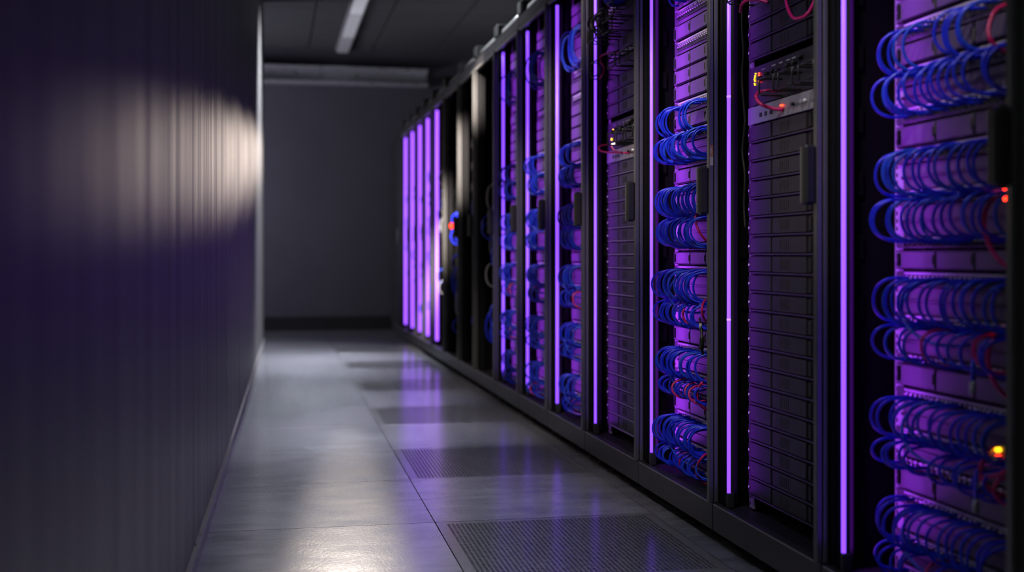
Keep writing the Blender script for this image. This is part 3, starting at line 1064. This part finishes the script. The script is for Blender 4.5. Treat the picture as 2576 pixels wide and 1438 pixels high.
b = MB(); b.tube([p - o0 for p in smooth([on_plane(1764, 828, XBp - .07), on_plane(1766, 850, XBp - .07), on_plane(1765, 874, XBp - .068), on_plane(1768, 890, XBp - .06)])], [.004] * 5 + [.007] * 6 + [.004] * 5, M['blackc'], 8); obj('body', b, ld_)
b = MB(); b.tube([p - o0 for p in [on_plane(1762, 813, XBp - .07), on_plane(1762, 826, XBp - .07)]], .0042, M['plug'], 8); obj('plug', b, ld_)
b = MB(); b.tube([on_plane(1780, 540, XBp - .012), on_plane(1780, 540, XBp - .002)], .0042, M['redled'], 10)
o0 = on_plane(1780, 540, XBp); l = thing('status_lamp', 'small red light glowing beside the handle of the sharp rack', 'indicator light', o0)
b = MB(); b.tube([Vector((-.012, 0, 0)), Vector((-.002, 0, 0))], .0042, M['redled'], 10); obj('lens', b, l)
b = MB(); b.box(-.002, .001, -.007, .007, -.007, .007, M['rack'], .001); obj('bezel', b, l)
# red cords, lights and plugs of the rack closest to the camera
XD = PANEL['D'][0]
long_cord([(2555, 485, XD - .004), (2515, 490, XD - .03), (2483, 520, XD - .045), (2475, 565, XD - .05), (2490, 620, XD - .05), (2525, 665, XD - .04), (2570, 690, XD - .02)], M['red'], 'big magenta cord sagging below the two red lights', .0036)
long_cord([(2540, 830, XD - .004), (2505, 845, XD - .035), (2487, 880, XD - .05), (2488, 925, XD - .05), (2510, 975, XD - .045), (2560, 1020, XD - .02)], M['red'], 'magenta cord hanging below the single red light at the photo edge', .0038)
long_cord([(2500, 1125, XD - .004), (2478, 1150, XD - .05), (2465, 1185, XD - .055), (2475, 1215, XD - .055), (2505, 1240, XD - .04), (2550, 1252, XD - .01)], M['red'], 'thick magenta cord near the red and yellow lights at the bottom', .004)
long_cord([(2560, 1165, XD - .03), (2520, 1190, XD - .05), (2480, 1200, XD - .055)], M['red'], 'straight magenta cord running to the photo edge near the bottom', .0036)
long_cord([(2545, 8, XD - .004), (2505, 25, XD - .03), (2487, 70, XD - .045), (2495, 105, XD - .045), (2530, 130, XD - .02)], M['red'], 'magenta cord beside the top bunch of blue loops at the edge', .0032)
for (u, v, n_, lab) in ((2544, 486, 2, 'two stacked red lights glowing at the photo edge'), (2546, 840, 1, 'single red light glowing at the photo edge at mid height'), (2522, 1150, 1, 'red light with a yellow light above it low at the photo edge')):
    o0 = on_plane(u, v, XD)
    l = thing('status_lamp', lab, 'indicator light', o0)
    b = MB(); b.box(-.004, .001, -.012, .012, -.022, .022, M['patch'], .001); obj('bezel', b, l)
    for q in range(n_):
        b = MB(); zz = (.008 if q == 0 else -.008) if n_ == 2 else 0
        b.tube([Vector((-.012, 0, zz)), Vector((-.0042, 0, zz))], .0046, M['redled'], 10); obj('lens', b, l)
    if v == 1150:
        b = MB(); b.tube([Vector((-.012, 0, .013)), Vector((-.0042, 0, .013))], .004, M['yelled'], 10); x_ = obj('lens', b, l); x_['label'] = 'yellow lens'
for (pts, lab) in (([(2449, 905, XD - .07), (2447, 930, XD - .075), (2447, 958, XD - .075)], 'pale plug dangling on a blue cord under the mixed bundle'),
                   ([(2458, 1180, XD - .07), (2456, 1215, XD - .075), (2455, 1255, XD - .075)], 'pale plug dangling on a blue cord low near the photo edge')):
    P_ = smooth([on_plane(*p) for p in pts]); o0 = P_[-1]
    l = thing('dangling_plug', lab, 'plug', o0)
    b = MB(); b.tube([p - o0 for p in P_], .0032, M['blue_b'], 6); obj('lead', b, l)
    b = MB(); b.tube([Vector((0, 0, 0)), Vector((0, 0, -.006)), Vector((0, 0, -.022))], [.0045, .006, .0055], M['plug'], 8); obj('plug', b, l)

# ------------------------------------------------------------------ lamps
def spot(name, loc, target, power, half, blend, color, sx=1.0, sy=1.0, radius=.05, roll=0.0):
    ld = bpy.data.lights.new(name, 'SPOT')
    ld.energy = power; ld.color = color
    ld.spot_size = 2 * math.radians(half); ld.spot_blend = blend; ld.shadow_soft_size = radius
    o = bpy.data.objects.new(name, ld); COL.objects.link(o)
    o.location = loc
    q = (Vector(target) - Vector(loc)).to_track_quat('-Z', 'Y')
    o.rotation_euler = (q.to_matrix().to_4x4() @ Matrix.Rotation(roll, 4, 'Z')).to_euler()
    o.scale = (sx, sy, 1)
    return o


def area(name, loc, target, power, sx, sy, color, spread=PI):
    ld = bpy.data.lights.new(name, 'AREA')
    ld.shape = 'RECTANGLE'; ld.size = sx; ld.size_y = sy; ld.energy = power; ld.color = color; ld.spread = spread
    o = bpy.data.objects.new(name, ld); COL.objects.link(o)
    o.location = loc
    o.rotation_euler = (Vector(target) - Vector(loc)).to_track_quat('-Z', 'Y').to_euler()
    return o


WARM = (1.0, .86, .74)
NEUT = (.88, .92, 1.0)
# lit ceiling lamps above the frame: narrow downlights over the aisle, second line added
area('unseen_ceiling_lamp', (.20, 6.4, CEIL - .05), (.20, 6.4001, 0), 20, .08, 4.2, NEUT, math.radians(22))
area('unseen_ceiling_lamp', (.20, 2.8, CEIL - .05), (.20, 2.8001, 0), 6.5, .08, 3.2, NEUT, math.radians(22))
area('unseen_ceiling_lamp', (.66, 6.6, CEIL - .05), (.66, 6.6001, 0), 8, .08, 4.2, (.86, .86, 1.0), math.radians(20))  # second line, added to brighten the floor beside the racks
area('unseen_ceiling_lamp', (.66, 3.0, CEIL - .05), (.66, 3.0001, 0), 3.0, .08, 3.0, (.80, .78, 1.0), math.radians(20))
spot('added_streak_spot', (.46, 7.5, CEIL - .1), (.195, 3.1, 0), 980, 19, 1.0, WARM, .105, 1.0, .04)  # added beam, shaped to lay the warm streak along the floor
# added flat, wide beams that shape the warm band on the left wall
for (yy_, p_) in ((1.2, 50), (1.6, 190), (2.1, 370), (2.8, 640), (3.7, 1000), (4.9, 1500), (6.4, 1500), (8.0, 1200)):
    zz_ = CAMZ + .081 * yy_
    half_ = math.degrees(math.atan(.38 * yy_ / 1.85))
    sy_ = math.tan(math.radians(.95 * yy_)) / (.38 * yy_ / 1.85)
    spot('added_wall_spot', (.80, yy_, CEIL - .1), (wx(yy_), yy_, zz_), p_, half_, 1.0, WARM, 1.0, sy_, .02, math.radians(2.5))
spot('added_wall_spot', (.70, 8.0, CEIL - .1), (wx(8.2), 8.2, 1.1), 750, 52, 1.0, NEUT, .62, 1.0, .03)  # added unseen spot, brightens the far end of the wall at all heights
for (yy_, zz_, p_, hf_) in ((2.3, .90, 110, 30), (3.4, 1.0, 210, 30), (4.7, 1.10, 240, 30), (6.75, 1.262, 3400, 23)):
    spot('added_rack_spot', (-.08, yy_ - 1.3, CEIL - .1), (XF, yy_, zz_), p_, hf_, 1.0, WARM, 1.0, 0.24 if yy_ < 6 else .26, .03)  # added unseen beams, brighten a band across the rack posts
spot('added_row_spot', (.30, 5.7, CEIL - .1), (1.09, 5.7, 1.785), 230, 55, 1.0, NEUT, 1.0, .09, .03)  # added flat beam, brightens only the rails on the rack tops
area('added_rack_fill', (-.05, 1.8, CEIL - .1), (1.15, 2.5, 1.0), 2.5, .5, .5, (.70, .80, 1.0), math.radians(64))  # added soft fill to bring out the blue cables
# added fill lights: beyond the wall end, behind the camera, above the rack row
area('added_side_fill', (-1.9, 9.9, 1.3), (.6, 10.6, 1.7), 34, 1.0, 1.0, (.86, .84, 1.0), math.radians(150))  # added out of sight to lift the back wall and ceiling
area('added_entry_fill', (.45, -1.6, 1.7), (.3, 4, 1.2), 4.5, .9, 1.4, NEUT)  # added soft fill, lifts the dark parts of the left wall
area('added_row_uplight', (1.75, 6.5, 1.80), (1.75, 6.5001, 3), 8, .2, 7.0, (.9, .9, 1.0))  # added unseen light, brightens the ceiling from below

w = bpy.data.worlds.new('room_ambient'); scn.world = w; w.use_nodes = True
w.node_tree.nodes['Background'].inputs[0].default_value = (.30, .30, .40, 1)
w.node_tree.nodes['Background'].inputs[1].default_value = .02

# ------------------------------------------------------------------ camera
cd = bpy.data.cameras.new('camera')
cam = bpy.data.objects.new('camera', cd); COL.objects.link(cam)
cam.location = (0, 0, CAMZ)
cam.rotation_euler = (PI / 2, 0, -TH)
cd.sensor_fit = 'HORIZONTAL'; cd.sensor_width = 36
cd.lens = 36 * F_PX / 2576
cd.shift_y = -(719 - HOR) / 2576
cd.clip_start = .02
cd.dof.use_dof = True
cd.dof.focus_distance = 3.05
cd.dof.aperture_fstop = 2.2
scn.camera = cam

scn.view_settings.view_transform = 'Standard'
scn.view_settings.look = 'None'
scn.view_settings.exposure = 0
scn.view_settings.gamma = 1
scn.view_settings.use_curve_mapping = False
scn.cycles.max_bounces = 8
scn.cycles.diffuse_bounces = 3
scn.cycles.glossy_bounces = 4
scn.cycles.sample_clamp_indirect = 4
scn.cycles.use_denoising = True
scn.cycles.caustics_reflective = False
scn.cycles.caustics_refractive = False
